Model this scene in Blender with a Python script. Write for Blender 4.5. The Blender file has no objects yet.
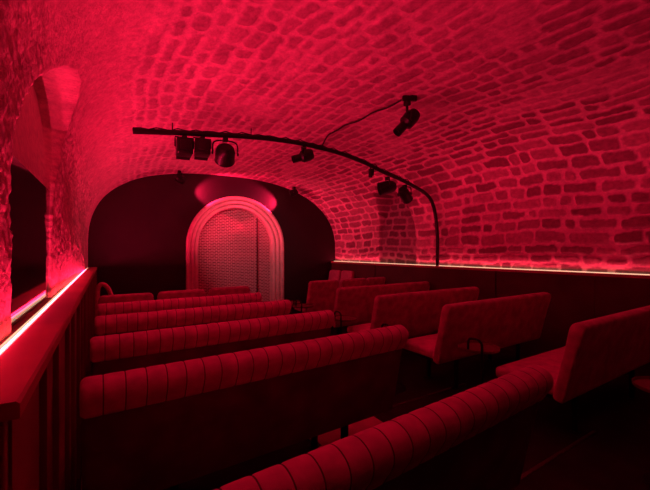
import bpy, bmesh, math, random
import numpy as np
from mathutils import Vector, Matrix
C = bpy.context.scene.collection
R = math.radians
EYE = 1.42            # eye height above the rear floor
Y_END = 6.6           # stage wall
FRONT = -0.45          # wall behind the camera
LEDGE = 1.12
SLOPE = 0.017
def floor_z(y): return -SLOPE * max(0.0, y - 1.6)
def right_x(y): return 5.3 - 0.1423 * y
def lerp(a, b, t): return a + (b - a) * t
def clamp(t): return max(0.0, min(1.0, t))

# ------------------------------------------------------------------ materials
def mat(name, col, rough=0.7, metal=0.0, bump=None, var=0.0, sheen=0.0, spec=0.5, scale=8.0, emit=None):
    m = bpy.data.materials.new(name); m.use_nodes = True
    nt = m.node_tree; b = nt.nodes['Principled BSDF']
    b.inputs['Base Color'].default_value = (*col, 1); b.inputs['Roughness'].default_value = rough
    b.inputs['Metallic'].default_value = metal; b.inputs['Specular IOR Level'].default_value = spec
    tc = nt.nodes.new('ShaderNodeTexCoord')
    if var:
        n = nt.nodes.new('ShaderNodeTexNoise'); n.inputs['Scale'].default_value = scale; n.inputs['Detail'].default_value = 5
        r = nt.nodes.new('ShaderNodeValToRGB')
        r.color_ramp.elements[0].color = (*[c * (1 - var) for c in col], 1); r.color_ramp.elements[0].position = 0.3
        r.color_ramp.elements[1].color = (*[min(1, c * (1 + var)) for c in col], 1); r.color_ramp.elements[1].position = 0.7
        nt.links.new(tc.outputs['Object'], n.inputs['Vector']); nt.links.new(n.outputs['Fac'], r.inputs['Fac'])
        nt.links.new(r.outputs['Color'], b.inputs['Base Color'])
    if bump:
        n = nt.nodes.new('ShaderNodeTexNoise'); n.inputs['Scale'].default_value = bump[0]; n.inputs['Detail'].default_value = 6
        bp = nt.nodes.new('ShaderNodeBump'); bp.inputs['Strength'].default_value = bump[1]; bp.inputs['Distance'].default_value = bump[2]
        nt.links.new(tc.outputs['Object'], n.inputs['Vector']); nt.links.new(n.outputs['Fac'], bp.inputs['Height'])
        nt.links.new(bp.outputs['Normal'], b.inputs['Normal'])
    if sheen:
        b.inputs['Sheen Weight'].default_value = sheen; b.inputs['Sheen Roughness'].default_value = 0.3
        b.inputs['Sheen Tint'].default_value = (1, 0.5, 0.55, 1)
    if emit:
        b.inputs['Emission Color'].default_value = (*emit, 1); b.inputs['Emission Strength'].default_value = 1.0
    return m

M = {}
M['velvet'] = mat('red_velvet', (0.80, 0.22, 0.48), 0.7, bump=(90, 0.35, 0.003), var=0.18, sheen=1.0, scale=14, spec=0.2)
M['velvet_shade'] = mat('shaded_velvet', (0.19, 0.048, 0.10), 0.8, bump=(70, 0.4, 0.003), var=0.3, sheen=0.2, scale=7, spec=0.2)  # same cloth as the headrest rolls, darkened for the shade on the backs
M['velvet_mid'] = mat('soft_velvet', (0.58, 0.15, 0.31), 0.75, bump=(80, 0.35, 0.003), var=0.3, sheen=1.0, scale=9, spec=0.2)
M['seam'] = mat('dark_stitching', (0.15, 0.04, 0.08), 0.9, bump=(80, 0.3, 0.002))
M['wood'] = mat('dark_red_wood', (0.20, 0.05, 0.055), 0.5, bump=(30, 0.2, 0.002), var=0.25, scale=3)
M['ledge'] = mat('painted_ledge', (0.42, 0.11, 0.12), 0.5, bump=(25, 0.2, 0.002), var=0.15, scale=4)
M['panel'] = mat('right_panel', (0.09, 0.03, 0.03), 0.6, bump=(30, 0.2, 0.002), var=0.25, scale=3)
M['black'] = mat('black_metal', (0.012, 0.01, 0.01), 0.4, metal=0.3, bump=(60, 0.1, 0.001))
M['rubber'] = mat('black_cable', (0.01, 0.009, 0.009), 0.7, bump=(80, 0.1, 0.001))
M['lens'] = mat('lamp_lens', (0.25, 0.2, 0.2), 0.1, bump=(20, 0.05, 0.001))
M['chrome'] = mat('bright_metal', (0.7, 0.6, 0.6), 0.2, metal=1.0, bump=(40, 0.02, 0.001))
M['floor'] = mat('dark_carpet', (0.03, 0.018, 0.018), 0.8, bump=(150, 0.5, 0.004), var=0.35, scale=5, spec=0.2)
M['nosing'] = mat('metal_edge', (0.20, 0.12, 0.12), 0.35, metal=0.6, bump=(60, 0.1, 0.001))
M['black_wall'] = mat('dark_stage_wall', (0.017, 0.007, 0.008), 0.75, bump=(40, 0.2, 0.003), var=0.2, scale=3)
M['stone_moulding'] = mat('pale_moulding', (0.72, 0.52, 0.46), 0.7, bump=(60, 0.25, 0.003), var=0.1, scale=12)
M['table'] = mat('red_lacquer', (0.22, 0.05, 0.08), 0.45, bump=(50, 0.1, 0.001), var=0.1)
M['glass'] = mat('dark_window_glass', (0.006, 0.003, 0.003), 0.06, spec=0.9, bump=(2, 0.05, 0.002))
M['mat'] = mat('bright_red_patch', (0.75, 0.2, 0.35), 0.8, bump=(150, 0.5, 0.003), var=0.1)  # brighter red for the patch on the floor
M['cushion'] = mat('red_cushion', (0.62, 0.18, 0.3), 0.75, bump=(80, 0.3, 0.003), var=0.15, sheen=0.3, scale=14)
M['led'] = mat('led_diffuser', (0.6, 0.5, 0.45), 0.5, emit=(0.95, 0.64, 0.38), bump=(50, 0.05, 0.001))
M['bulb'] = mat('lit_lens', (0.6, 0.5, 0.5), 0.3, emit=(3.0, 0.5, 0.4), bump=(50, 0.05, 0.001))

def vault_material():
    m = bpy.data.materials.new('vault_stone'); m.use_nodes = True
    nt = m.node_tree; b = nt.nodes['Principled BSDF']; b.inputs['Roughness'].default_value = 0.85
    b.inputs['Specular IOR Level'].default_value = 0.25
    a = nt.nodes.new('ShaderNodeAttribute'); a.attribute_name = 'stone_colour'
    tc = nt.nodes.new('ShaderNodeTexCoord')
    n = nt.nodes.new('ShaderNodeTexNoise'); n.inputs['Scale'].default_value = 22; n.inputs['Detail'].default_value = 8; n.inputs['Roughness'].default_value = 0.65
    mp = nt.nodes.new('ShaderNodeMapRange'); mp.inputs['From Min'].default_value = 0.3; mp.inputs['From Max'].default_value = 0.7
    mp.inputs['To Min'].default_value = 0.78; mp.inputs['To Max'].default_value = 1.2
    mx = nt.nodes.new('ShaderNodeVectorMath'); mx.operation = 'MULTIPLY'
    nt.links.new(tc.outputs['Object'], n.inputs['Vector']); nt.links.new(n.outputs['Fac'], mp.inputs['Value'])
    nt.links.new(a.outputs['Color'], mx.inputs[0]); nt.links.new(mp.outputs['Result'], mx.inputs[1])
    nt.links.new(mx.outputs['Vector'], b.inputs['Base Color'])
    n2 = nt.nodes.new('ShaderNodeTexNoise'); n2.inputs['Scale'].default_value = 45; n2.inputs['Detail'].default_value = 8
    bp = nt.nodes.new('ShaderNodeBump'); bp.inputs['Strength'].default_value = 0.7; bp.inputs['Distance'].default_value = 0.009
    nt.links.new(tc.outputs['Object'], n2.inputs['Vector']); nt.links.new(n2.outputs['Fac'], bp.inputs['Height'])
    nt.links.new(bp.outputs['Normal'], b.inputs['Normal'])
    return m
M['vault'] = vault_material()

def brick_material():
    m = bpy.data.materials.new('painted_brick'); m.use_nodes = True
    nt = m.node_tree; b = nt.nodes['Principled BSDF']; b.inputs['Roughness'].default_value = 0.8
    tc = nt.nodes.new('ShaderNodeTexCoord'); sx = nt.nodes.new('ShaderNodeSeparateXYZ'); cx = nt.nodes.new('ShaderNodeCombineXYZ')
    nt.links.new(tc.outputs['Object'], sx.inputs[0]); nt.links.new(sx.outputs['X'], cx.inputs['X']); nt.links.new(sx.outputs['Z'], cx.inputs['Y'])
    br = nt.nodes.new('ShaderNodeTexBrick'); br.inputs['Scale'].default_value = 1.9
    br.inputs['Brick Width'].default_value = 0.16; br.inputs['Row Height'].default_value = 0.058; br.inputs['Mortar Size'].default_value = 0.011
    br.inputs['Color1'].default_value = (0.36, 0.07, 0.10, 1); br.inputs['Color2'].default_value = (0.18, 0.03, 0.05, 1); br.inputs['Mortar'].default_value = (0.80, 0.5, 0.48, 1)
    nt.links.new(cx.outputs[0], br.inputs['Vector']); nt.links.new(br.outputs['Color'], b.inputs['Base Color'])
    bp = nt.nodes.new('ShaderNodeBump'); bp.inputs['Strength'].default_value = 0.6; bp.inputs['Distance'].default_value = 0.01; bp.invert = True
    nt.links.new(br.outputs['Fac'], bp.inputs['Height']); nt.links.new(bp.outputs['Normal'], b.inputs['Normal'])
    return m
M['brick'] = brick_material()

# ------------------------------------------------------------------ helpers
class MB:
    def __init__(s): s.v = []; s.f = []
    def add(s, vs, fs):
        o = len(s.v); s.v += [tuple(v) for v in vs]; s.f += [tuple(i + o for i in f) for f in fs]; return s
    def box(s, lo, hi, bev=0.0, rot=None, pivot=None):
        bm = bmesh.new(); bmesh.ops.create_cube(bm, size=1)
        for v in bm.verts: v.co = Vector([lerp(lo[i], hi[i], v.co[i] + 0.5) for i in range(3)])
        if bev: bmesh.ops.bevel(bm, geom=bm.edges[:], offset=bev, segments=3, profile=0.5, affect='EDGES')
        if rot is not None:
            p = Vector(pivot if pivot else [(a + b) / 2 for a, b in zip(lo, hi)])
            for v in bm.verts: v.co = rot @ (v.co - p) + p
        bm.verts.index_update()
        s.add([v.co[:] for v in bm.verts], [[v.index for v in f.verts] for f in bm.faces]); bm.free(); return s
    def tube(s, pts, r, seg=10, caps=True):
        pts = [Vector(p) for p in pts]; n = len(pts); vs = []; fs = []
        rr = r if isinstance(r, (list, tuple)) else [r] * n
        t0 = (pts[1] - pts[0]).normalized(); up = Vector((0, 0, 1)) if abs(t0.z) < 0.9 else Vector((1, 0, 0))
        a = t0.cross(up).normalized()
        for i, p in enumerate(pts):
            t = (pts[min(i + 1, n - 1)] - pts[max(i - 1, 0)]).normalized()
            a = (a - t * a.dot(t)).normalized(); b = t.cross(a)
            for k in range(seg):
                q = 2 * math.pi * k / seg; vs.append(p + (a * math.cos(q) + b * math.sin(q)) * rr[i])
        for i in range(n - 1):
            for k in range(seg):
                k2 = (k + 1) % seg; fs.append((i * seg + k, i * seg + k2, (i + 1) * seg + k2, (i + 1) * seg + k))
        if caps: fs.append(tuple(range(seg - 1, -1, -1))); fs.append(tuple((n - 1) * seg + k for k in range(seg)))
        return s.add(vs, fs)
    def lathe(s, prof, origin, axis=(0, 0, 1), seg=32):
        ax = Vector(axis).normalized(); u = ax.orthogonal().normalized(); w = ax.cross(u); o = Vector(origin); vs = []; fs = []
        n = len(prof)
        for k in range(seg):
            q = 2 * math.pi * k / seg; d = u * math.cos(q) + w * math.sin(q)
            for r_, h in prof: vs.append(o + d * r_ + ax * h)
        for k in range(seg):
            k2 = (k + 1) % seg
            for i in range(n - 1): fs.append((k * n + i, k2 * n + i, k2 * n + i + 1, k * n + i + 1))
        if prof[0][0] > 1e-5: fs.append(tuple(k * n for k in range(seg - 1, -1, -1)))
        if prof[-1][0] > 1e-5: fs.append(tuple(k * n + n - 1 for k in range(seg)))
        return s.add(vs, fs)
    def build(s, name, m, parent=None, smooth=True, angle=40):
        me = bpy.data.meshes.new(name); me.from_pydata(s.v, [], s.f)
        bm = bmesh.new(); bm.from_mesh(me); bmesh.ops.recalc_face_normals(bm, faces=bm.faces[:]); bm.to_mesh(me); bm.free()
        me.materials.append(m)
        if smooth:
            me.shade_smooth()
            me.set_sharp_from_angle(angle=R(angle))
        o = bpy.data.objects.new(name, me); C.objects.link(o)
        if parent is not None: o.parent = parent
        return o
def tag(o, label=None, cat=None, group=None, kind=None):
    for k, v in (('label', label), ('category', cat), ('group', group), ('kind', kind)):
        if v: o[k] = v
    return o
def thing(name, label, cat, loc=(0, 0, 0), rz=0.0, group=None):
    o = bpy.data.objects.new(name, None); C.objects.link(o); o.location = loc; o.rotation_euler = (0, 0, rz)
    o.empty_display_size = 0.1
    return tag(o, label, cat, group)
def struct(mb, name, m, **k):
    o = mb.build(name, m, **k); o['kind'] = 'structure'; return o
def dup(root, loc, label, group=None, rz=None):
    r = root.copy(); C.objects.link(r); r.location = loc
    if rz is not None: r.rotation_euler = (0, 0, rz)
    r['label'] = label
    if group: r['group'] = group
    for ch in list(root.children):
        c = ch.copy(); C.objects.link(c); c.parent = r
        for g in list(ch.children):
            d = g.copy(); C.objects.link(d); d.parent = c
    return r
def spline(pts, n=12):
    pts = [Vector(p) for p in pts]; out = []
    for i in range(len(pts) - 1):
        p0, p1, p2, p3 = pts[max(i - 1, 0)], pts[i], pts[i + 1], pts[min(i + 2, len(pts) - 1)]
        for k in range(n):
            t = k / n
            out.append(0.5 * ((2 * p1) + (p2 - p0) * t + (2 * p0 - 5 * p1 + 4 * p2 - p3) * t * t + (3 * p1 - p0 - 3 * p2 + p3) * t ** 3))
    out.append(pts[-1]); return out

# ------------------------------------------------------------------ vault
LEFT_X = -0.30
def vault_params(y):
    t = clamp((y - 3.4) / (Y_END - 3.4))
    xl = lerp(LEFT_X, -0.265, t); xr = right_x(y)
    b = lerp(1.55, 1.36, clamp((y - 2.6) / (Y_END - 2.6)))
    return xl, xr, b, lerp(4.5, 2.8, t), lerp(3.2, 2.25, t)
def vault_profile(y, n=700):
    xl, xr, b, nl, nr = vault_params(y); c = (xl + xr) / 2; a = (xr - xl) / 2
    ph = np.linspace(math.pi, 0, n); cs = np.cos(ph); sn = np.sin(ph).clip(0, 1)
    e = np.where(cs < 0, nl, nr)
    x = c + a * np.sign(cs) * np.abs(cs) ** (2 / e); z = EYE + b * sn ** (2 / e)
    lo = np.linspace(LEDGE - 0.03, EYE, 25)[:-1]
    x = np.concatenate([np.full(24, xl), x, np.full(24, xr)]); z = np.concatenate([lo, z, lo[::-1]])
    return x, z
def vault_z(x, y):
    px, pz = vault_profile(y); i = np.argsort(px, kind='stable'); up = pz > EYE
    xs = px[up]; zs = pz[up]; return float(np.interp(x, xs, zs))
def vnoise(x, y, sc, seed):
    rng = np.random.RandomState(seed); g = rng.rand(256, 256)
    x = x / sc + 37.3; y = y / sc + 51.7; xi = np.floor(x).astype(int); yi = np.floor(y).astype(int)
    fx = x - xi; fy = y - yi; fx = fx * fx * (3 - 2 * fx); fy = fy * fy * (3 - 2 * fy)
    f = lambda i, j: g[(xi + i) % 256, (yi + j) % 256]
    return (f(0, 0) * (1 - fx) * (1 - fy) + f(1, 0) * fx * (1 - fy) + f(0, 1) * (1 - fx) * fy + f(1, 1) * fx * fy) * 2 - 1
def sstep(a, b, x):
    t = np.clip((x - a) / (b - a), 0, 1); return t * t * (3 - 2 * t)
def poly_sd(px, py, poly):                       # signed distance, positive inside
    d = np.full(px.shape, 1e9); ins = np.zeros(px.shape, bool); n = len(poly)
    for i in range(n):
        ax, ay = poly[i]; bx, by = poly[(i + 1) % n]
        ex, ey = bx - ax, by - ay; wx, wy = px - ax, py - ay
        t = np.clip((wx * ex + wy * ey) / (ex * ex + ey * ey), 0, 1)
        d = np.minimum(d, np.hypot(wx - ex * t, wy - ey * t))
        c = ((ay <= py) & (by > py)) | ((by <= py) & (ay > py))
        with np.errstate(divide='ignore', invalid='ignore'):
            xx = ax + (py - ay) * ex / np.where(ey == 0, 1e-9, ey)
        ins ^= c & (px < xx)
    return np.where(ins, d, -d)
LEFT_WINDOW = [(1.69, -0.5), (1.69, 0.2), (1.74, 0.45), (2.10, 0.78), (2.30, 0.92), (2.45, 1.02), (2.65, 1.09), (2.83, 1.10), (3.04, 1.02), (3.14, 0.85), (3.02, 0.62), (2.84, 0.42), (2.76, 0.2), (2.74, -0.5)]
RIGHT_WINDOW = [(5.28, -0.5), (5.27, 0.3), (5.17, 0.7), (5.0, 1.0), (4.8, 1.12), (4.62, 1.06), (4.52, 0.85), (4.48, 0.55), (4.46, 0.3), (4.46, -0.5)]
def build_vault():
    L_REF = 7.6
    ys = np.concatenate([np.arange(FRONT, 1.55, 0.022), np.arange(1.55, 3.3, 0.0075), np.arange(3.3, Y_END, 0.0165), [Y_END + 0.06]])
    ss = np.concatenate([np.arange(0, 1.75, 0.0085), np.arange(1.75, L_REF, 0.0155), [L_REF]])
    nY, nS = len(ys), len(ss)
    X = np.zeros((nY, nS)); Z = np.zeros((nY, nS))
    for i, y in enumerate(ys):
        px, pz = vault_profile(min(y, Y_END)); ln = np.concatenate([[0], np.cumsum(np.hypot(np.diff(px), np.diff(pz)))])
        X[i] = np.interp(ss / L_REF * ln[-1], ln, px); Z[i] = np.interp(ss / L_REF * ln[-1], ln, pz)
    Y = np.repeat(ys[:, None], nS, 1); S = np.repeat(ss[None, :], nY, 0)
    # stone courses: laid along the room, each with its own joints
    rng = np.random.RandomState(11)
    big = vnoise(Y, S, 0.9, 5) * 0.05 + vnoise(Y, S, 0.3, 6) * 0.018
    sw = S + big * 0.8 + vnoise(Y, S, 0.09, 7) * 0.013
    yw = Y + vnoise(Y, S, 0.5, 8) * 0.03 + vnoise(Y, S, 0.09, 9) * 0.014
    bounds = [-0.3]
    while bounds[-1] < L_REF + 0.4: bounds.append(bounds[-1] + rng.uniform(0.105, 0.165) * (1.12 if bounds[-1] > 5.2 else 1.0))
    bounds = np.array(bounds); ci = np.clip(np.searchsorted(bounds, sw) - 1, 0, len(bounds) - 2)
    dy = np.minimum(sw - bounds[ci], bounds[ci + 1] - sw)
    dx = np.zeros_like(sw); tone = np.zeros_like(sw); prot = np.zeros_like(sw)
    for c in range(len(bounds) - 1):
        k = ci == c
        if not k.any(): continue
        j = [FRONT - 1 + rng.uniform(0, 0.3)]
        while j[-1] < Y_END + 1: j.append(j[-1] + rng.choice([rng.uniform(0.13, 0.22), rng.uniform(0.2, 0.34), rng.uniform(0.28, 0.42)]) * (1.05 if bounds[c] > 5.2 else 0.95))
        j = np.array(j); q = yw[k]; ji = np.clip(np.searchsorted(j, q) - 1, 0, len(j) - 2)
        dx[k] = np.minimum(q - j[ji], j[ji + 1] - q)
        tone[k] = rng.rand(len(j))[ji]; prot[k] = rng.rand(len(j))[ji]
    r = 0.055
    d = r - np.hypot(np.maximum(r - dx, 0), np.maximum(r - dy, 0)) + vnoise(Y, S, 0.035, 12) * 0.005
    joint = 0.012 + 0.009 * vnoise(Y, S, 0.25, 13)
    stone = sstep(joint, joint + 0.014, d)
    # plaster smear: thick on the window side, thinning out over the crown
    smear = 1 - sstep(1.5, 1.9, S + 0.2 * vnoise(Y, S, 0.7, 14) + 0.1 * sstep(2.6, 4.5, Y))
    patch = sstep(0.25, 0.6, vnoise(Y, S, 0.55, 15) + 0.3 * vnoise(Y, S, 0.17, 16)) * (1 - sstep(5.0, 6.3, S))
    stone_vis = stone * (1 - 0.93 * smear) * (1 - 0.6 * patch)
    crown_soft = 1 - 0.45 * (1 - sstep(3.2, 6.0, S))
    mort = np.array([0.66, 0.45, 0.46]); st0 = np.array([0.38, 0.23, 0.24]); st1 = np.array([0.20, 0.11, 0.12]); pl = np.array([0.60, 0.36, 0.38])
    base = mort[None, None] * (1 - smear[..., None]) + pl[None, None] * smear[..., None]
    stc = st0 + (st1 - st0) * (np.clip(tone * 1.3 - 0.1, 0, 1)[..., None])
    wall_light = sstep(4.8, 6.2, S)[..., None]; base = base * (1 + 0.32 * wall_light); stc = stc * (1 + 0.42 * wall_light)  # light on the stone wall side painted in by lifting both colours
    col = base + (stc - base) * (stone_vis * crown_soft)[..., None]
    wallzone = 1 - sstep(1.0, 1.5, S)
    blot = np.clip(vnoise(Y, S * 0.8, 0.07, 21) * 0.5 + vnoise(Y, S, 0.022, 22) * 0.8, -1, 1)
    col *= (1 + 0.10 * vnoise(Y, S, 0.25, 23) + 0.12 * vnoise(Y, S, 0.03, 24) * stone + 0.22 * wallzone * blot)[..., None]
    # relief along the outward normal
    nx = np.gradient(Z, axis=1); nz = -np.gradient(X, axis=1); ln = np.hypot(nx, nz) + 1e-9; nx /= -ln; nz /= -ln
    # nx,nz must point out of the room
    cx = (X[:, :1] + X[:, -1:]) / 2
    flip = np.where((nx * (X - cx) + nz * (Z - 1.3)) < 0, -1.0, 1.0); nx *= flip; nz *= flip
    relief = -stone_vis * (0.4 + 0.6 * sstep(4.0, 6.0, S)) * (0.007 + 0.014 * prot) + 0.006 * vnoise(Y, S, 0.12, 31) + 0.018 * vnoise(Y, S, 0.8, 32)
    relief += wallzone * sstep(0.0, 0.25, S) * (0.004 * vnoise(Y, S, 0.07, 33) + 0.004 * vnoise(Y, S, 0.022, 34))
    relief *= (0.2 + 0.8 * sstep(0.02, 0.5, S)) * (0.25 + 0.75 * sstep(L_REF - 0.02, L_REF - 0.22, S))
    relief += (1 - smear) * 0.003 * vnoise(Y, S, 0.04, 35)
    relief *= sstep(Y_END + 0.02, Y_END - 0.1, Y) * 0.85 + 0.15
    X = X + nx * relief; Z = Z + nz * relief
    # the two window recesses cut into the flanks of the vault
    zr = Z - EYE
    wob = 0.012 * vnoise(Y, zr, 0.06, 41) + 0.006 * vnoise(Y, zr, 0.02, 42)
    sd = poly_sd(Y, zr, LEFT_WINDOW) + wob * (zr < 0.9) * np.where((Y > 2.4) & (zr > 0.3), 0.15, 1.0)
    m = (sstep(-0.004, 0.012, sd)) * (S < 2.2)
    back = -0.335 - 0.075 * np.clip((zr - 0.35) / 0.7, 0, 1)
    X = X * (1 - m) + np.minimum(back, X) * m
    smooth_pl = np.array([0.86, 0.72, 0.62])
    col = col * (1 - m[..., None]) + smooth_pl * m[..., None]
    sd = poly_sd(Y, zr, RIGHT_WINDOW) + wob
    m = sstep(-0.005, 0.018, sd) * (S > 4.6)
    recess_shade = sstep(-0.02, 0.01, sd) * (S > 4.6)
    col = col * (1 - 0.55 * recess_shade[..., None])  # shade of the right recess painted into its stone colour
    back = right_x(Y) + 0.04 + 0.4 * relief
    X = X * (1 - m) + np.maximum(back, X) * m
    V = np.stack([X, Y, Z], -1).reshape(-1, 3).astype(np.float32)
    ii = (np.arange(nY - 1)[:, None] * nS + np.arange(nS - 1)[None, :]).reshape(-1)
    F = np.stack([ii, ii + 1, ii + nS + 1, ii + nS], -1).astype(np.int32)
    me = bpy.data.meshes.new('ceiling'); me.vertices.add(len(V)); me.vertices.foreach_set('co', V.ravel())
    me.loops.add(F.size); me.loops.foreach_set('vertex_index', F.ravel())
    me.polygons.add(len(F)); me.polygons.foreach_set('loop_start', np.arange(0, F.size, 4, dtype=np.int32))
    me.polygons.foreach_set('loop_total', np.full(len(F), 4, np.int32))
    me.update(calc_edges=True)
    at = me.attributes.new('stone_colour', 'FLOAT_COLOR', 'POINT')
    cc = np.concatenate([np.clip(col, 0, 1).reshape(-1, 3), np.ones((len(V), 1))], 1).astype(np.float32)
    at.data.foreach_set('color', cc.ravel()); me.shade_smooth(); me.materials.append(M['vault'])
    o = bpy.data.objects.new('ceiling', me); C.objects.link(o); o['kind'] = 'structure'
    o['label'] = 'rough stone barrel vault washed in red light'
    return o
build_vault()

# ------------------------------------------------------------------ floor and walls
mb = MB(); yy = [FRONT, 1.6, 7.2]; v = []; 
for y in yy: v += [(-0.6, y, floor_z(y)), (5.7, y, floor_z(y))]
for y in yy: v += [(-0.6, y, -0.3), (5.7, y, -0.3)]
mb.add(v, [(0, 1, 3, 2), (2, 3, 5, 4), (6, 8, 9, 7), (8, 10, 11, 9), (0, 6, 7, 1), (4, 5, 11, 10), (0, 2, 8, 6), (2, 4, 10, 8), (1, 7, 9, 3), (3, 9, 11, 5)])
struct(mb, 'floor', M['floor'], smooth=False)['label'] = 'dark carpeted floor'
def strip(name, x0, y0, x1, y1, w=0.012):
    d = Vector((x1 - x0, y1 - y0, 0)).normalized(); n = Vector((-d.y, d.x, 0)) * w
    vs = []
    for z in (-0.01, 0.006):
        for (x, y) in ((x0, y0), (x1, y1)):
            for s in (-1, 1):
                p = Vector((x, y, floor_z(y) + z)) + n * s; vs.append(p)
    struct(MB().add(vs, [(0, 1, 3, 2), (4, 6, 7, 5), (0, 4, 5, 1), (2, 3, 7, 6), (0, 2, 6, 4), (1, 5, 7, 3)]), name, M['nosing'], smooth=False)
strip('trim_1', 2.57, -0.6, 2.57, 6.2)
for i, y in enumerate((1.2, 2.36, 3.5, 4.6)): strip(f'trim_{i + 2}', 1.72, y, 3.2, y)

def wainscot(name, pf, y0, y1, side, m, widths, gap=0.012, ztop=LEDGE - 0.035):
    """panelled lower wall: boards with open grooves in front of a backing board"""
    mb = MB(); y = y0; i = 0
    while y < y1 - 0.01:
        w = min(widths[i % len(widths)], y1 - y); a, b = y + gap / 2, y + w - gap / 2
        if b > a:
            out = 0.0 if i % 2 == 0 else 0.016
            xa, xb = pf(a) + side * out, pf(b) + side * out; th = -side * 0.03
            zf = -0.12; vs = []
            for (x, yv) in ((xa, a), (xb, b), (xb + th, b), (xa + th, a)):
                vs += [(x, yv, zf), (x, yv, ztop)]
            mb.add(vs, [(0, 2, 3, 1), (2, 4, 5, 3), (4, 6, 7, 5), (6, 0, 1, 7), (1, 3, 5, 7), (0, 6, 4, 2)])
        y += w; i += 1
    xa, xb = pf(y0) - side * 0.03, pf(y1) - side * 0.03
    vs = []
    for (x, yv) in ((xa, y0), (xb, y1), (xb - side * 0.1, y1), (xa - side * 0.1, y0)): vs += [(x, yv, -0.12), (x, yv, ztop)]
    mb.add(vs, [(0, 2, 3, 1), (2, 4, 5, 3), (4, 6, 7, 5), (6, 0, 1, 7), (1, 3, 5, 7), (0, 6, 4, 2)])
    return struct(mb, name, m, smooth=False)
LED_Y0 = 0.92
w = wainscot('wall_left', lambda y: -0.165, 0.93, Y_END, 1, M['wood'], (0.34, 0.085, 0.20, 0.07))
w['label'] = 'dark red wooden wainscot of wide boards and narrow battens'
wainscot('wall_right', lambda y: right_x(y) - 0.10, FRONT, Y_END, -1, M['panel'], (1.15,), gap=0.008)
# fluted end of the left wainscot, facing the back of the room
mb = MB()
for k in range(5):
    x0 = -0.165 - 0.036 * (k + 1) + 0.002; mb.box((x0, 0.905, -0.02), (x0 + 0.029, 0.94, LEDGE - 0.035), 0.006)
mb.box((-0.36, 0.93, -0.02), (-0.17, 0.96, LEDGE - 0.035))
struct(mb, 'trim_6', M['wood'])
# wall below the vault, behind the wainscot end
struct(MB().box((-0.45, FRONT, -0.1), (-0.305, 0.95, LEDGE + 0.0)), 'wall_rear_left', M['black_wall'], smooth=False)
def ledge(name, pf, y0, y1, side, depth, led_off, m, lip=0.010, chan=0.023):
    """shelf with a shallow channel along the wall for the LED strip; pf(y) = wall face, side = direction into the room"""
    pr = [(-0.10, LEDGE - lip), (led_off + chan, LEDGE - lip), (led_off + chan, LEDGE), (depth - 0.006, LEDGE), (depth, LEDGE - 0.006), (depth, LEDGE - 0.035), (-0.10, LEDGE - 0.035)]
    vs = []
    for y in (y0, y1):
        for (o, z) in pr: vs.append((pf(y) + side * o, y, z))
    n = len(pr); fs = [tuple(range(n)), tuple(range(2 * n - 1, n - 1, -1))] + [(i, n + i, n + (i + 1) % n, (i + 1) % n) for i in range(n)]
    return struct(MB().add(vs, fs), name, m, smooth=False)
ledge('trim_7', lambda y: LEFT_X, 0.90, Y_END, 1, 0.153, 0.022, M['ledge'])['label'] = 'smooth dark red ledge along the window wall'
ledge('trim_8', right_x, FRONT, Y_END, -1, 0.115, 0.02, M['ledge'])

def led(name, label, pf, y0, y1, side, off, w, gaps, za, zb):
    e = thing(name, label, 'light strip', (pf(y0), y0, LEDGE), 0, 'strip lights on the ledges')
    ys = [y0] + gaps + [y1]
    for a, b in zip(ys[:-1], ys[1:]):
        a += 0.006; vs = []
        for y in (a, b):
            for (o, z) in ((off, za), (off + w, za), (off + w, zb), (off, zb)):
                vs.append((pf(y) + side * o - pf(y0), y - y0, z))
        MB().add(vs, [(0, 1, 2, 3), (7, 6, 5, 4), (0, 4, 5, 1), (1, 5, 6, 2), (2, 6, 7, 3), (3, 7, 4, 0)]).build('diffuser', M['led'], e, smooth=False)
    return e
led('led_strip', 'glowing strip light on the ledge along the window wall', lambda y: LEFT_X, LED_Y0, Y_END - 0.02, 1, 0.014, 0.022, [2.02, 4.2], -0.010, -0.005)
led('led_strip', 'glowing strip light at the foot of the bare stone wall', right_x, FRONT + 0.05, Y_END - 0.02, -1, 0.036, 0.014, [2.0, 4.0], -0.010, 0.011)

# window in the left wall
e = MB().box((-0.333, 1.64, LEDGE - 0.004), (-0.313, 2.80, EYE + 0.36)).build('window_1', M['glass'], smooth=False); e['kind'] = 'structure'
e['label'] = 'dark window pane above the ledge'

# stage wall with its arched opening
AX, AR, AZ = 2.135, 0.955, 1.46
def arch_pts(r, zb=-0.1, n=40, base=None):
    p = [(AX - r, zb)]
    p += [(AX - r * math.cos(math.pi * k / n), AZ + r * math.sin(math.pi * k / n)) for k in range(n + 1)]
    return p + [(AX + r, zb)]
def stage_wall():
    bm = bmesh.new(); px, pz = vault_profile(Y_END); k = [0] + list(range(24, len(px) - 24, 14)) + [len(px) - 1]
    outer = [(-0.45, -0.2)] + [(-0.45, 1.12)] + [(px[i] + (px[i] - 2.05) * 0.03, pz[i] + 0.03) for i in k] + [(4.9, 1.12), (4.9, -0.2)]
    ring = outer + [(x, z) for x, z in reversed(arch_pts(AR + 0.003, -0.2))]
    a = [bm.verts.new((x, Y_END, z)) for x, z in ring]
    f = bm.faces.new(a)
    r = bmesh.ops.extrude_face_region(bm, geom=[f])
    for g in r['geom']:
        if isinstance(g, bmesh.types.BMVert): g.co.y += 0.12
    bmesh.ops.triangulate(bm, faces=bm.faces[:]); bmesh.ops.recalc_face_normals(bm, faces=bm.faces[:])
    me = bpy.data.meshes.new('wall_stage'); bm.to_mesh(me); bm.free(); me.materials.append(M['black_wall'])
    o = bpy.data.objects.new('wall_stage', me); C.objects.link(o); o['kind'] = 'structure'; o['label'] = 'dark smooth end wall around the lit arch'
stage_wall()
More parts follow.
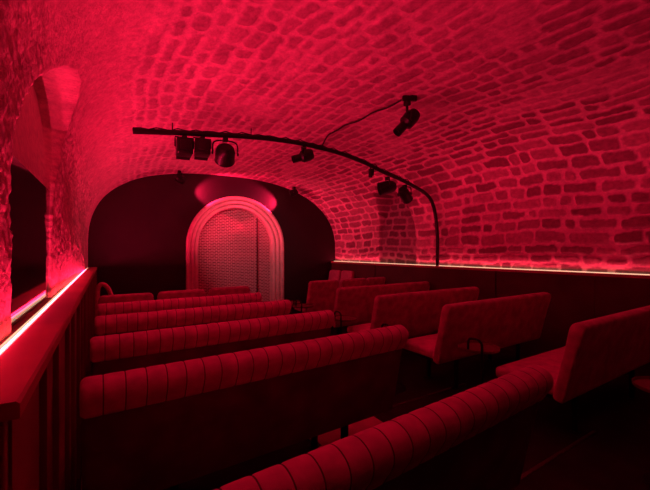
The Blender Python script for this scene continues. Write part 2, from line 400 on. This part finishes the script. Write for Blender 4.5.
e = thing('arch_surround', 'pale moulded arch surround of three rounded rings on the dark end wall', 'arch', (AX, Y_END, -0.08))
def ring(name, r0, r1, y0, y1):
    """half-round moulding swept along the arch, between radii r1 < r0"""
    prof = []
    n = 9
    for k in range(n + 1):
        q = math.pi * k / n; prof.append((lerp(r0, r1, (1 - math.cos(q)) / 2), y0 - 0.035 * math.sin(q)))
    prof += [(r1, y1), (r0, y1)]
    path = arch_pts(1.0, 0, 40); vs = []; P = len(prof)
    for i in range(len(path)):
        for (r_, y) in prof:
            x, z = arch_pts(r_, -0.02, 40)[i]; vs.append((x - AX, y - Y_END, z + 0.08))
    fs = []
    for i in range(len(path) - 1):
        for k in range(P):
            k2 = (k + 1) % P; fs.append((i * P + k, i * P + k2, (i + 1) * P + k2, (i + 1) * P + k))
    fs += [tuple(range(P)), tuple(range(len(vs) - 1, len(vs) - P - 1, -1))]
    return MB().add(vs, fs).build(name, M['stone_moulding'], e)
ring('moulding', AR, AR - 0.075, 6.590, 6.68)
ring('moulding', AR - 0.077, AR - 0.15, 6.630, 6.74)
ring('moulding', AR - 0.152, AR - 0.225, 6.670, 6.80)
struct(MB().box((AX - 1.1, 6.805, -0.2), (AX + 1.1, 6.89, 2.6)), 'wall_recess', M['brick'], smooth=False)['label'] = 'small painted brickwork inside the arch'
# closing walls out of the picture
struct(MB().box((-0.5, FRONT - 0.1, -0.2), (5.6, FRONT, 3.3)), 'wall_front', M['black_wall'], smooth=False)

# ------------------------------------------------------------------ benches
def backrest_mesh(L, channels, prof, inset=0.0):
    """closed profile (y,z) swept along x, scalloped into padded channels"""
    pr = [Vector((0, y, z)) for y, z in prof]; n = len(pr); c = sum(pr, Vector()) / n
    nrm = []
    for i in range(n):
        t = (pr[(i + 1) % n] - pr[i - 1]); q = Vector((0, t.z, -t.y)).normalized()
        if q.dot(pr[i] - c) < 0: q = -q
        nrm.append(q)
    xs = []
    if channels:
        w = L / channels
        for i in range(channels):
            for q in (0.0, 0.0022, 0.006, 0.014): xs.append(i * w + q)
            for j in (0.35, 0.5, 0.65): xs.append((i + j) * w)
            for q in (0.014, 0.006, 0.0022): xs.append((i + 1) * w - q)
        xs.append(L)
    else: xs = [0, 0.004, 0.010, 0.018, 0.03, 0.045, 0.065] + [lerp(0.09, L - 0.09, q / 10) for q in range(11)] + [L - 0.065, L - 0.045, L - 0.03, L - 0.018, L - 0.010, L - 0.004, L]
    vs = []; fs = []
    for x in xs:
        if channels:
            w = L / channels; g = min(x % w, w - x % w); off = -0.0028 * (1 - clamp(g / 0.010)) ** 2 - 0.0005 * (1 - clamp(g / 0.04))
        else: off = 0.0
        en = min(x, L - x); off -= 0.014 * (1 - clamp(en / 0.02)) ** 2
        for p, q in zip(pr, nrm):
            rc = 0.06; dr = (rc - math.sqrt(max(rc * rc - max(rc - en, 0) ** 2, 0))) * clamp((p.z - 0.6) / 0.28) * (0 if channels else 1) * 0.8
            vs.append((x, p.y + q.y * off, p.z + q.z * off - dr))
    seam = set()
    for i in range(len(xs) - 1):
        for k in range(n):
            if channels and xs[i + 1] - xs[i] < 0.0025 and 0.01 < xs[i] < L - 0.01: seam.add(len(fs))
            fs.append((i * n + k, i * n + (k + 1) % n, (i + 1) * n + (k + 1) % n, (i + 1) * n + k))
    fs += [tuple(range(n)), tuple(range(len(vs) - 1, len(vs) - n - 1, -1))]
    b = MB().add(vs, fs); b.seam = seam; return b
def smooth_prof(pts, n=3):
    v = [Vector((0, y, z)) for y, z in pts]; out = []; N = len(v)
    for i in range(N):
        p0, p1, p2, p3 = v[i - 1], v[i], v[(i + 1) % N], v[(i + 2) % N]
        for k in range(n):
            t = k / n; q = 0.5 * ((2 * p1) + (p2 - p0) * t + (2 * p0 - 5 * p1 + 4 * p2 - p3) * t * t + (3 * p1 - p0 - 3 * p2 + p3) * t ** 3)
            out.append((q.y, q.z))
    return out
CAP = smooth_prof([(0.040, 0.752), (0.012, 0.785), (-0.010, 0.822), (-0.014, 0.857), (0.001, 0.884), (0.028, 0.899), (0.058, 0.903), (0.085, 0.89), (0.10, 0.84), (0.114, 0.765)])
PANEL = [(0.125, 0.335), (0.038, 0.765), (0.110, 0.772), (0.150, 0.62), (0.185, 0.50), (0.20, 0.34)]
PLAIN = smooth_prof([(0.125, 0.335), (0.085, 0.50), (0.035, 0.70), (-0.002, 0.86), (0.012, 0.893), (0.05, 0.9), (0.085, 0.89), (0.10, 0.84), (0.125, 0.70), (0.165, 0.52), (0.20, 0.36), (0.17, 0.325)])
def make_bench(name, label, cat, L, channels, group, loc, leg_in=0.36, fab='velvet_mid', fab2='velvet'):
    e = thing(name, label, cat, loc, 0, group)
    if channels:
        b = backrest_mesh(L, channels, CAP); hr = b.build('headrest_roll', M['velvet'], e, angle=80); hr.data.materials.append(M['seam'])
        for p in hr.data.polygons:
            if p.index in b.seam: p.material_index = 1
        p = backrest_mesh(L - 0.01, 0, PANEL); p.v = [(x + 0.005, y, z) for x, y, z in p.v]; p.build('backrest', M['velvet_shade'], e, angle=50)
    else:
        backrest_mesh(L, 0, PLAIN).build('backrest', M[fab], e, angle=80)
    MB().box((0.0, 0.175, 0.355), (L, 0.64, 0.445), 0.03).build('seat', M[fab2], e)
    MB().box((0.03, 0.16, 0.325), (L - 0.03, 0.61, 0.36), 0.004).build('seat_frame', M['black'], e)
    for x in (leg_in, L - leg_in):
        for y in (0.2, 0.56):
            lg = MB().box((x - 0.018, y - 0.018, 0.006), (x + 0.018, y + 0.018, 0.33), 0.003).build('leg', M['black'], e)
            MB().box((x - 0.04, y - 0.03, 0), (x + 0.04, y + 0.03, 0.008)).build('foot_plate', M['black'], lg)
    return e
GL = 'channel backed benches on the window side'
GR = 'benches beside the bare stone wall'
XL, LL = -0.09, 1.725
rows = [(0.68, 3.0, 'red velvet bench at the very rear, seen from above with its wide channelled roll'),
        (1.575, 1.6, 'red velvet bench second from the rear, window side, its tall dark back facing us'),
        (2.455, 0.8, 'red velvet bench third from the rear on the window side'),
        (3.29, 0.3, 'red velvet bench fourth from the rear, window side, one row ahead of the third'),
        (4.12, 0.3, 'low looking red bench directly behind the three small seats before the arch')]
b0 = None
for y, rz, lab in rows:
    loc = (XL, y, floor_z(y))
    if b0 is None: b0 = make_bench('velvet_bench', lab, 'bench', LL, 23, GL, loc); b0.rotation_euler = (0, 0, R(rz))
    else:
        b1 = dup(b0, loc, lab, None, R(rz))
        if y < 2: b1.scale = (1, 1, 1.02)
rrows = [(2.71, 1.08, 1.85, 'plain backed red bench rearmost beside the stone wall, cut by the picture edge'),
         (2.66, 2.13, 1.85, 'plain backed red bench with a small round table and looped handle close behind it'),
         (2.60, 3.04, 1.85, 'plain backed red bench third from the rear beside the stone wall'),
         (2.75, 4.06, 1.9, 'long red bench directly behind the three small seats by the stone wall')]
p0 = None
for x, y, L, lab in rrows:
    loc = (x, y, floor_z(y))
    if p0 is None: p0 = make_bench('velvet_bench', lab, 'bench', L, 0, GR, loc)
    else: dup(p0, loc, lab)
# front row single seats
c0 = None
GS = 'small single seats in the front row'
seats = [(-0.10, 5.0, 'small red front seat closest to the window wall'),
         (0.56, 5.06, 'small red front seat, middle one of three before the brick arch'),
         (1.24, 5.12, 'small red front seat standing right before the arch'),
         (2.85, 5.05, 'taller looking red front seat on the aisle beside the small round tables'),
         (3.48, 5.05, 'small red front seat, middle one of three by the stone wall'),
         (4.07, 5.05, 'small red front seat nearest the stone wall')]
for x, y, lab in seats:
    loc = (x, y, floor_z(y))
    if c0 is None: c0 = make_bench('front_seat', lab, 'chair', 0.57, 0, GS, loc, leg_in=0.07); c0.scale = (1.06, 1, 1.0)
    else:
        c1 = dup(c0, loc, lab)
        c1.scale = (1.06, 1, 1.0) if x < 2 else (1, 1, 1.03)
# the two seats in the far corner that face the audience
s0 = make_bench('corner_seat', 'bright red upright seat facing across the room, tight in the corner by the end wall', 'chair', 0.345, 0, 'seats facing across the room', (4.30, 6.215, floor_z(6.2)), leg_in=0.07, fab='cushion', fab2='cushion')
s0.rotation_euler = (0, 0, R(98)); s0.scale = (1, 1, 1.13)
s1 = dup(s0, (4.355, 5.835, floor_z(5.9)), 'bright red upright seat facing across the room, the one closer to the front seats')
# round backed stool by the left wall
e = thing('tub_chair', 'chair with a curved glowing red arched back in the corner by the window wall', 'chair', (0.06, 5.95, floor_z(5.95)))
arc = spline([(-0.185, 0.0, 0.45), (-0.185, 0.0, 0.86), (-0.165, 0, 0.955), (-0.12, 0, 0.975), (-0.07, 0.0, 0.93), (-0.03, 0, 0.84), (0.01, 0.0, 0.70), (0.07, 0, 0.56), (0.15, 0, 0.46)], 8)
MB().tube(arc, 0.03, 12).build('back_frame', M['cushion'], e)
MB().lathe([(0.0, 0.40), (0.20, 0.40), (0.22, 0.42), (0.22, 0.46), (0.20, 0.48), (0.0, 0.485)], (0.0, 0.1, 0)).build('seat', M['cushion'], e)
for x, y in ((-0.13, 0.0), (0.13, 0.0), (-0.13, 0.22), (0.13, 0.22)): MB().tube([(x, y, 0.41), (x * 1.2, y, 0)], 0.014).build('leg', M['black'], e)

# ------------------------------------------------------------------ tables
def make_table(label, loc, rz):
    e = thing('side_table', label, 'table', loc, rz, 'small round tables between the rows')
    MB().lathe([(0.0, 0.548), (0.16, 0.548), (0.168, 0.552), (0.170, 0.572), (0.166, 0.572), (0.163, 0.556), (0.0, 0.556)], (0, 0, 0), seg=40).build('tabletop', M['table'], e)
    MB().lathe([(0.0, 0.0), (0.15, 0.0), (0.15, 0.006), (0.02, 0.014), (0.0, 0.014)], (-0.03, -0.08, 0)).build('base', M['black'], e)
    MB().tube([(-0.05, -0.182, 0.004), (-0.05, -0.182, 0.60)], 0.011).build('stem', M['black'], e)
    MB().tube(spline([(-0.05, -0.182, 0.595), (-0.052, -0.180, 0.635), (-0.065, -0.165, 0.66), (-0.09, -0.135, 0.668), (-0.115, -0.10, 0.66), (-0.125, -0.09, 0.63), (-0.125, -0.09, 0.553)], 6), 0.010).build('handle', M['black'], e)
    return e
t0 = make_table('small round red table at the picture edge, behind the rearmost plain bench', (2.92, 0.715, 0), R(-32))
for x, y, rz, lab in [(2.74, 1.885, R(-32), 'small round table with black looped handle in front of a plain bench back'),
                      (2.53, 2.74, R(-32), 'small round table low beside the aisle at the third plain bench, mostly hidden'),
                      (2.56, 3.66, R(-32), 'small round table at the aisle end of the long bench, mostly hidden'),
                      (2.62, 4.88, R(-20), 'small round table on the aisle with its post showing, beside the front seat'),
                      (2.60, 5.32, R(10), 'small round table at the foot of the arch surround')]:
    dup(t0, (x, y, floor_z(y)), lab, None, rz)

tag(MB().box((1.28, 2.06, -0.012), (1.90, 2.44, 0.004), 0.002).build('floor_patch', M['mat']), 'red patch on the floor glimpsed beneath the second bench from the rear', 'mat')  # thin slab in a brighter red than the carpet around it
# slim pole standing before the brick recess
e = thing('slim_pole', 'slim dark upright pole standing before the brickwork in the arch', 'pole', (2.545, 6.70, floor_z(6.7)))
MB().tube([(0, 0, 0), (0, 0, 2.12)], 0.012).build('shaft', M['black'], e)
MB().lathe([(0, 0), (0.09, 0), (0.09, 0.012), (0, 0.02)], (0, 0, 0)).build('base', M['black'], e)

# ------------------------------------------------------------------ lighting rail and lamps
RY = 3.9; K = RY / 3.99
rail_pts = [(0.21, 1.17), (0.60, 1.222), (0.95, 1.262), (1.31, 1.305), (1.70, 1.335), (2.09, 1.345), (2.45, 1.33), (2.80, 1.294), (3.17, 1.225), (3.53, 1.13), (3.86, 1.06), (4.16, 0.975), (4.40, 0.89), (4.55, 0.77), (4.64, 0.552), (4.68, 0.3), (4.69, 0.13), (4.69, -0.30)]
rail3 = [(x * K, RY, EYE + z * K) for x, z in rail_pts]
e = thing('lighting_rail', 'long black curved lighting rail arching under the vault to the stone wall', 'rail', rail3[0])
off = Vector(rail3[0])
MB().tube([p - off for p in spline(rail3, 6)], 0.028, 10).build('pipe', M['black'], e)
for x in (0.565, 1.41):
    z = EYE + float(np.interp(x, [p[0] * K for p in rail_pts[:14]], [p[1] * K for p in rail_pts[:14]]))
    MB().tube([Vector((x, RY, z)) - off, Vector((x, RY, z + 0.10)) - off], 0.006, 8).build('hanger', M['black'], e)
cb = []
for i in range(60):
    t = i / 59 * 0.62; k = t * (len(rail3) - 1); a = int(k); p = Vector(rail3[a]).lerp(Vector(rail3[a + 1]), k - a)
    cb.append(p - off + Vector((0, -0.012 + 0.015 * math.sin(i * 1.7), 0.028 + 0.010 * math.sin(i * 2.3))))
MB().tube(cb, 0.006, 6).build('cable', M['rubber'], e)
def rail_at(x):
    return EYE + float(np.interp(x, [p[0] * K for p in rail_pts[:14]], [p[1] * K for p in rail_pts[:14]]))

def aim_matrix(d):
    d = Vector(d).normalized(); return d.to_track_quat('Y', 'Z').to_matrix()
def par_lamp(name, label, top, drop, d, r, ln, group, snoot=False, lens=M['lens'], hook=True):
    """round stage lamp: clamp and yoke hang from `top`, can points along d"""
    e = thing(name, label, 'stage light', top, 0, group); Rm = aim_matrix(d); c = Vector((0, 0, -drop))
    side = Rm @ Vector((1, 0, 0)); ax = Rm @ Vector((0, 1, 0))
    if snoot: prof = [(0.0, -ln * 0.5), (r * 0.8, -ln * 0.5), (r, -ln * 0.3), (r, 0.02), (r * 0.62, ln * 0.18), (r * 0.62, ln * 0.62), (r * 0.55, ln * 0.62), (r * 0.55, ln * 0.4), (0, ln * 0.4)]
    else: prof = [(0.0, -ln * 0.5), (r * 0.55, -ln * 0.5), (r * 0.85, -ln * 0.36), (r, -ln * 0.1), (r, ln * 0.5), (r * 1.04, ln * 0.5), (r * 1.04, ln * 0.46), (r * 0.93, ln * 0.46), (r * 0.9, ln * 0.3), (0, ln * 0.3)]
    can = MB().lathe(prof, c, ax, 24).build('can', M['black'], e)
    q = ln * (0.41 if snoot else 0.31)
    MB().lathe([(0, q), (r * (0.5 if snoot else 0.86), q), (0, q + 0.006)], c, ax, 20).build('lens', lens, can)
    w_ = r * 1.22
    yk = [c + side * w_, c + side * w_ + Vector((0, 0, r * 0.9)), c + side * w_ * 0.7 + Vector((0, 0, r * 1.25)), Vector((0, 0, -drop + r * 1.35)), c - side * w_ * 0.7 + Vector((0, 0, r * 1.25)), c - side * w_ + Vector((0, 0, r * 0.9)), c - side * w_]
    yoke = MB().tube(spline(yk, 4), 0.008, 8).build('yoke', M['black'], e)
    MB().box((-0.026, -0.03, -0.075), (0.026, 0.03, -0.030), 0.006).box((-0.010, -0.010, min(-drop + r * 1.3, -0.04)), (0.010, 0.010, -0.06)).build('clamp', M['black'], e)
    for s in (-1, 1): MB().lathe([(0, 0), (0.018, 0), (0.018, 0.02), (0, 0.022)], c + side * (s * (w_ - 0.006)), side * s, 12).build('knob', M['black'], yoke)
    return e
def box_lamp(label, top, drop, d, sx, sy, sz):
    e = thing('flood_lamp', label, 'stage light', top, 0, 'boxy floodlights on the rail'); Rm = aim_matrix(d); c = Vector((0, 0, -drop))
    def bx(mb, lo, hi, bev=0.0):
        t = MB().box(lo, hi, bev); mb.add([(Rm @ Vector(v)) + c for v in t.v], t.f); return mb
    hs = bx(bx(MB(), (-sx / 2, -sy / 2, -sz / 2), (sx / 2, sy / 2, sz / 2), 0.012), (-sx * 0.3, -sy / 2 - 0.03, -sz * 0.3), (sx * 0.3, -sy / 2, sz * 0.3), 0.008).build('housing', M['black'], e)
    bx(MB(), (-sx * 0.42, sy / 2 - 0.004, -sz * 0.42), (sx * 0.42, sy / 2 + 0.004, sz * 0.42)).build('lens', M['lens'], hs)
    for s in (-1, 1):
        f = MB()
        for t in (MB().box((-sx * 0.45, sy / 2, -0.003), (sx * 0.45, sy / 2 + 0.05, 0.003)),):
            a = Matrix.Rotation(R(18 * s), 3, 'X')
            f.add([(Rm @ (a @ (Vector(v) - Vector((0, sy / 2, 0))) + Vector((0, sy / 2, s * sz * 0.47)))) + c for v in t.v], t.f)
        f.build('barn_door', M['black'], hs)
    sd = Rm @ Vector((1, 0, 0)); w_ = sx / 2 + 0.012
    yk = [c + sd * w_, c + sd * w_ + Vector((0, 0, sz * 0.5)), c + sd * w_ + Vector((0, 0, sz * 0.62)), c - sd * w_ + Vector((0, 0, sz * 0.62)), c - sd * w_ + Vector((0, 0, sz * 0.5)), c - sd * w_]
    MB().tube(yk, 0.007, 8).build('yoke', M['black'], e)
    MB().box((-0.024, -0.03, -0.07), (0.024, 0.03, -0.030), 0.006).box((-0.01, -0.01, -drop + sz * 0.6), (0.01, 0.01, -0.04)).build('clamp', M['black'], e)
    return e
x1 = 0.68; x2 = 0.862
box_lamp('boxy black floodlight at the free end of the rail', (x1, RY, rail_at(x1)), 0.15, (0.05, 1, -0.05), 0.155, 0.16, 0.165)
box_lamp('boxy black floodlight tight between its twin and the big round lamp', (x2, RY, rail_at(x2)), 0.15, (0.1, 1, -0.05), 0.155, 0.16, 0.165)
GP = 'round stage lamps on the rail'
par_lamp('stage_lamp', 'large round black stage lamp with yoke beside the boxy floodlights', (1.11, RY, rail_at(1.11)), 0.205, (0.15, 0.7, -0.5), 0.108, 0.2, GP)
par_lamp('stage_lamp', 'small black spotlight under the rail where the loose cable leaves it', (2.10, RY, rail_at(2.10)), 0.155, (-0.8, 0.25, -0.3), 0.075, 0.24, GP, snoot=True)
par_lamp('stage_lamp', 'black stage lamp pointing at the arch, above the shaded stone recess', (3.50, RY, rail_at(3.50) - 0.016), 0.185, (-0.8, 0.4, -0.2), 0.095, 0.25, GP)
par_lamp('stage_lamp', 'black stage lamp last on the rail, tilted towards the stone wall', (3.85, RY, rail_at(3.85) - 0.022), 0.172, (0.75, 0.3, -0.5), 0.082, 0.26, GP)
# small dimmer box hanging by the rail
e = thing('rail_connector', 'tiny black connector block hanging under the rail by the recess lamps', 'connector', (3.18, RY, rail_at(3.18)))
MB().box((-0.022, -0.02, -0.17), (0.022, 0.02, -0.05), 0.006).build('block', M['black'], e)
MB().tube([(0, 0, -0.06), (0, 0, -0.029)], 0.008).build('hook', M['black'], e)
MB().box((0.035, -0.015, -0.14), (0.055, 0.015, -0.045), 0.004).build('plug', M['black'], e)
# spotlight hung from the crown
HX, HY = 2.60, 2.60; hz = vault_z(HX, HY)
par_lamp('stage_lamp', 'single black spotlight hung from the crown of the vault', (HX, HY, hz - 0.02), 0.24, (-0.62, 0.2, -0.68), 0.075, 0.27, GP, snoot=True)
e = thing('ceiling_bracket', 'short black bracket bolted to the crown of the vault', 'bracket', (HX, HY, hz))
MB().box((-0.10, -0.02, -0.045), (0.05, 0.02, 0.03), 0.008, rot=Matrix.Rotation(R(150), 3, 'Z'), pivot=(0, 0, 0)).build('plate', M['black'], e)
cp = []
xs, ys = (2.36, RY - 0.03), (HX - 0.03, HY)
for i in range(13):
    t = i / 12; x = lerp(xs[0], HX - 0.06, t); y = lerp(xs[1], HY + 0.02, t)
    zz = vault_z(x, y) - 0.03 - 0.025 * abs(math.sin(t * 9.0))
    if i == 0: zz = rail_at(2.36) + 0.03
    if i == 1: zz = (vault_z(x, y) + rail_at(2.36)) / 2 + 0.03
    cp.append((x, y, zz))
tag(MB().tube(spline(cp, 6), 0.009, 8).build('loose_cable', M['rubber']), 'thin black cable strung from the rail to the crown spotlight', 'cable')
# small spots flanking the arch on the stage wall
GW = 'small spots on the end wall'
par_lamp('wall_spot', 'small spot under the vault above the darker end wall, window side of the arch', (1.03, 6.36, vault_z(1.03, 6.36) + 0.015), 0.16, (0.75, 0.32, -0.28), 0.07, 0.16, GW, lens=M['bulb'])
par_lamp('wall_spot', 'small spot under the vault, aisle and stone wall side of the arch', (3.20, 6.36, vault_z(3.20, 6.36) + 0.015), 0.15, (-0.75, 0.32, -0.3), 0.07, 0.16, GW, lens=M['bulb'])

# ------------------------------------------------------------------ lights
RED = (1.0, 0.013, 0.085)
def area(name, p0, p1, width, power, color, direction, spread=180):
    p0, p1 = Vector(p0), Vector(p1); l = bpy.data.lights.new(name, 'AREA'); l.shape = 'RECTANGLE'; L = (p1 - p0).length
    l.size = L; l.size_y = width; l.energy = power; l.color = color; l.spread = R(spread)
    o = bpy.data.objects.new(name, l); C.objects.link(o); x = (p1 - p0).normalized(); z = -Vector(direction).normalized(); z = (z - x * z.dot(x)).normalized(); y = z.cross(x)
    m = Matrix((x, y, z)).transposed().to_4x4(); m.translation = (p0 + p1) / 2; o.matrix_world = m; return o
area('strip_light_window_side', (LEFT_X + 0.026, LED_Y0, LEDGE - 0.002), (LEFT_X + 0.026, Y_END - 0.03, LEDGE - 0.002), 0.008, 157, RED, (1, 0, 0.5), 180)
area('strip_light_stone_side', (right_x(FRONT) - 0.044, FRONT + 0.05, LEDGE + 0.014), (right_x(Y_END) - 0.044, Y_END - 0.03, LEDGE + 0.014), 0.012, 11, RED, (-0.6, 0, 1))
def spot(name, loc, target, power, color, size, blend=0.5, rad=0.03):
    l = bpy.data.lights.new(name, 'SPOT'); l.energy = power; l.color = color; l.spot_size = R(size); l.spot_blend = blend; l.shadow_soft_size = rad
    o = bpy.data.objects.new(name, l); C.objects.link(o); o.location = loc
    o.rotation_euler = (Vector(target) - Vector(loc)).to_track_quat('-Z', 'Y').to_euler(); return o
spot('flood_beam', (1.05, RY + 0.28, 2.5), (2.45, 6.8, 1.5), 98, (1.0, 0.32, 0.40), 46, 0.9)
spot('wall_spot_spill', (1.22, 6.30, 2.40), (4.4, 5.85, 1.55), 50, (1.0, 0.12, 0.20), 62, 0.9, 0.04)
spot('wall_spot_spill', (3.02, 6.30, 2.32), (-0.2, 5.75, 1.95), 45, (1.0, 0.12, 0.20), 62, 0.9, 0.04)
spot('wall_spot_beam', (1.17, 6.38, 2.42), (1.85, 6.62, 2.44), 120, RED, 74, 0.6, 0.02)
spot('wall_spot_beam', (3.06, 6.38, 2.34), (2.5, 6.64, 2.34), 120, RED, 74, 0.6, 0.02)
w = bpy.data.worlds.new('world'); bpy.context.scene.world = w; w.use_nodes = True
w.node_tree.nodes['Background'].inputs['Color'].default_value = (0, 0, 0, 1)

# ------------------------------------------------------------------ camera and view
cam = bpy.data.cameras.new('camera'); cam.sensor_width = 36; cam.lens = 36 * 350 / 650; cam.shift_y = 3 / 650; cam.clip_start = 0.02
co = bpy.data.objects.new('camera', cam); C.objects.link(co); co.location = (0, 0, EYE); co.rotation_euler = (R(90), 0, R(-31.8))
sc = bpy.context.scene; sc.camera = co
sc.view_settings.view_transform = 'Standard'; sc.view_settings.look = 'None'; sc.view_settings.gamma = 1.0; sc.view_settings.exposure = 0.0
sc.view_settings.use_curve_mapping = False
sc.cycles.max_bounces = 8; sc.cycles.diffuse_bounces = 6; sc.cycles.use_denoising = True
sc.cycles.sample_clamp_indirect = 8
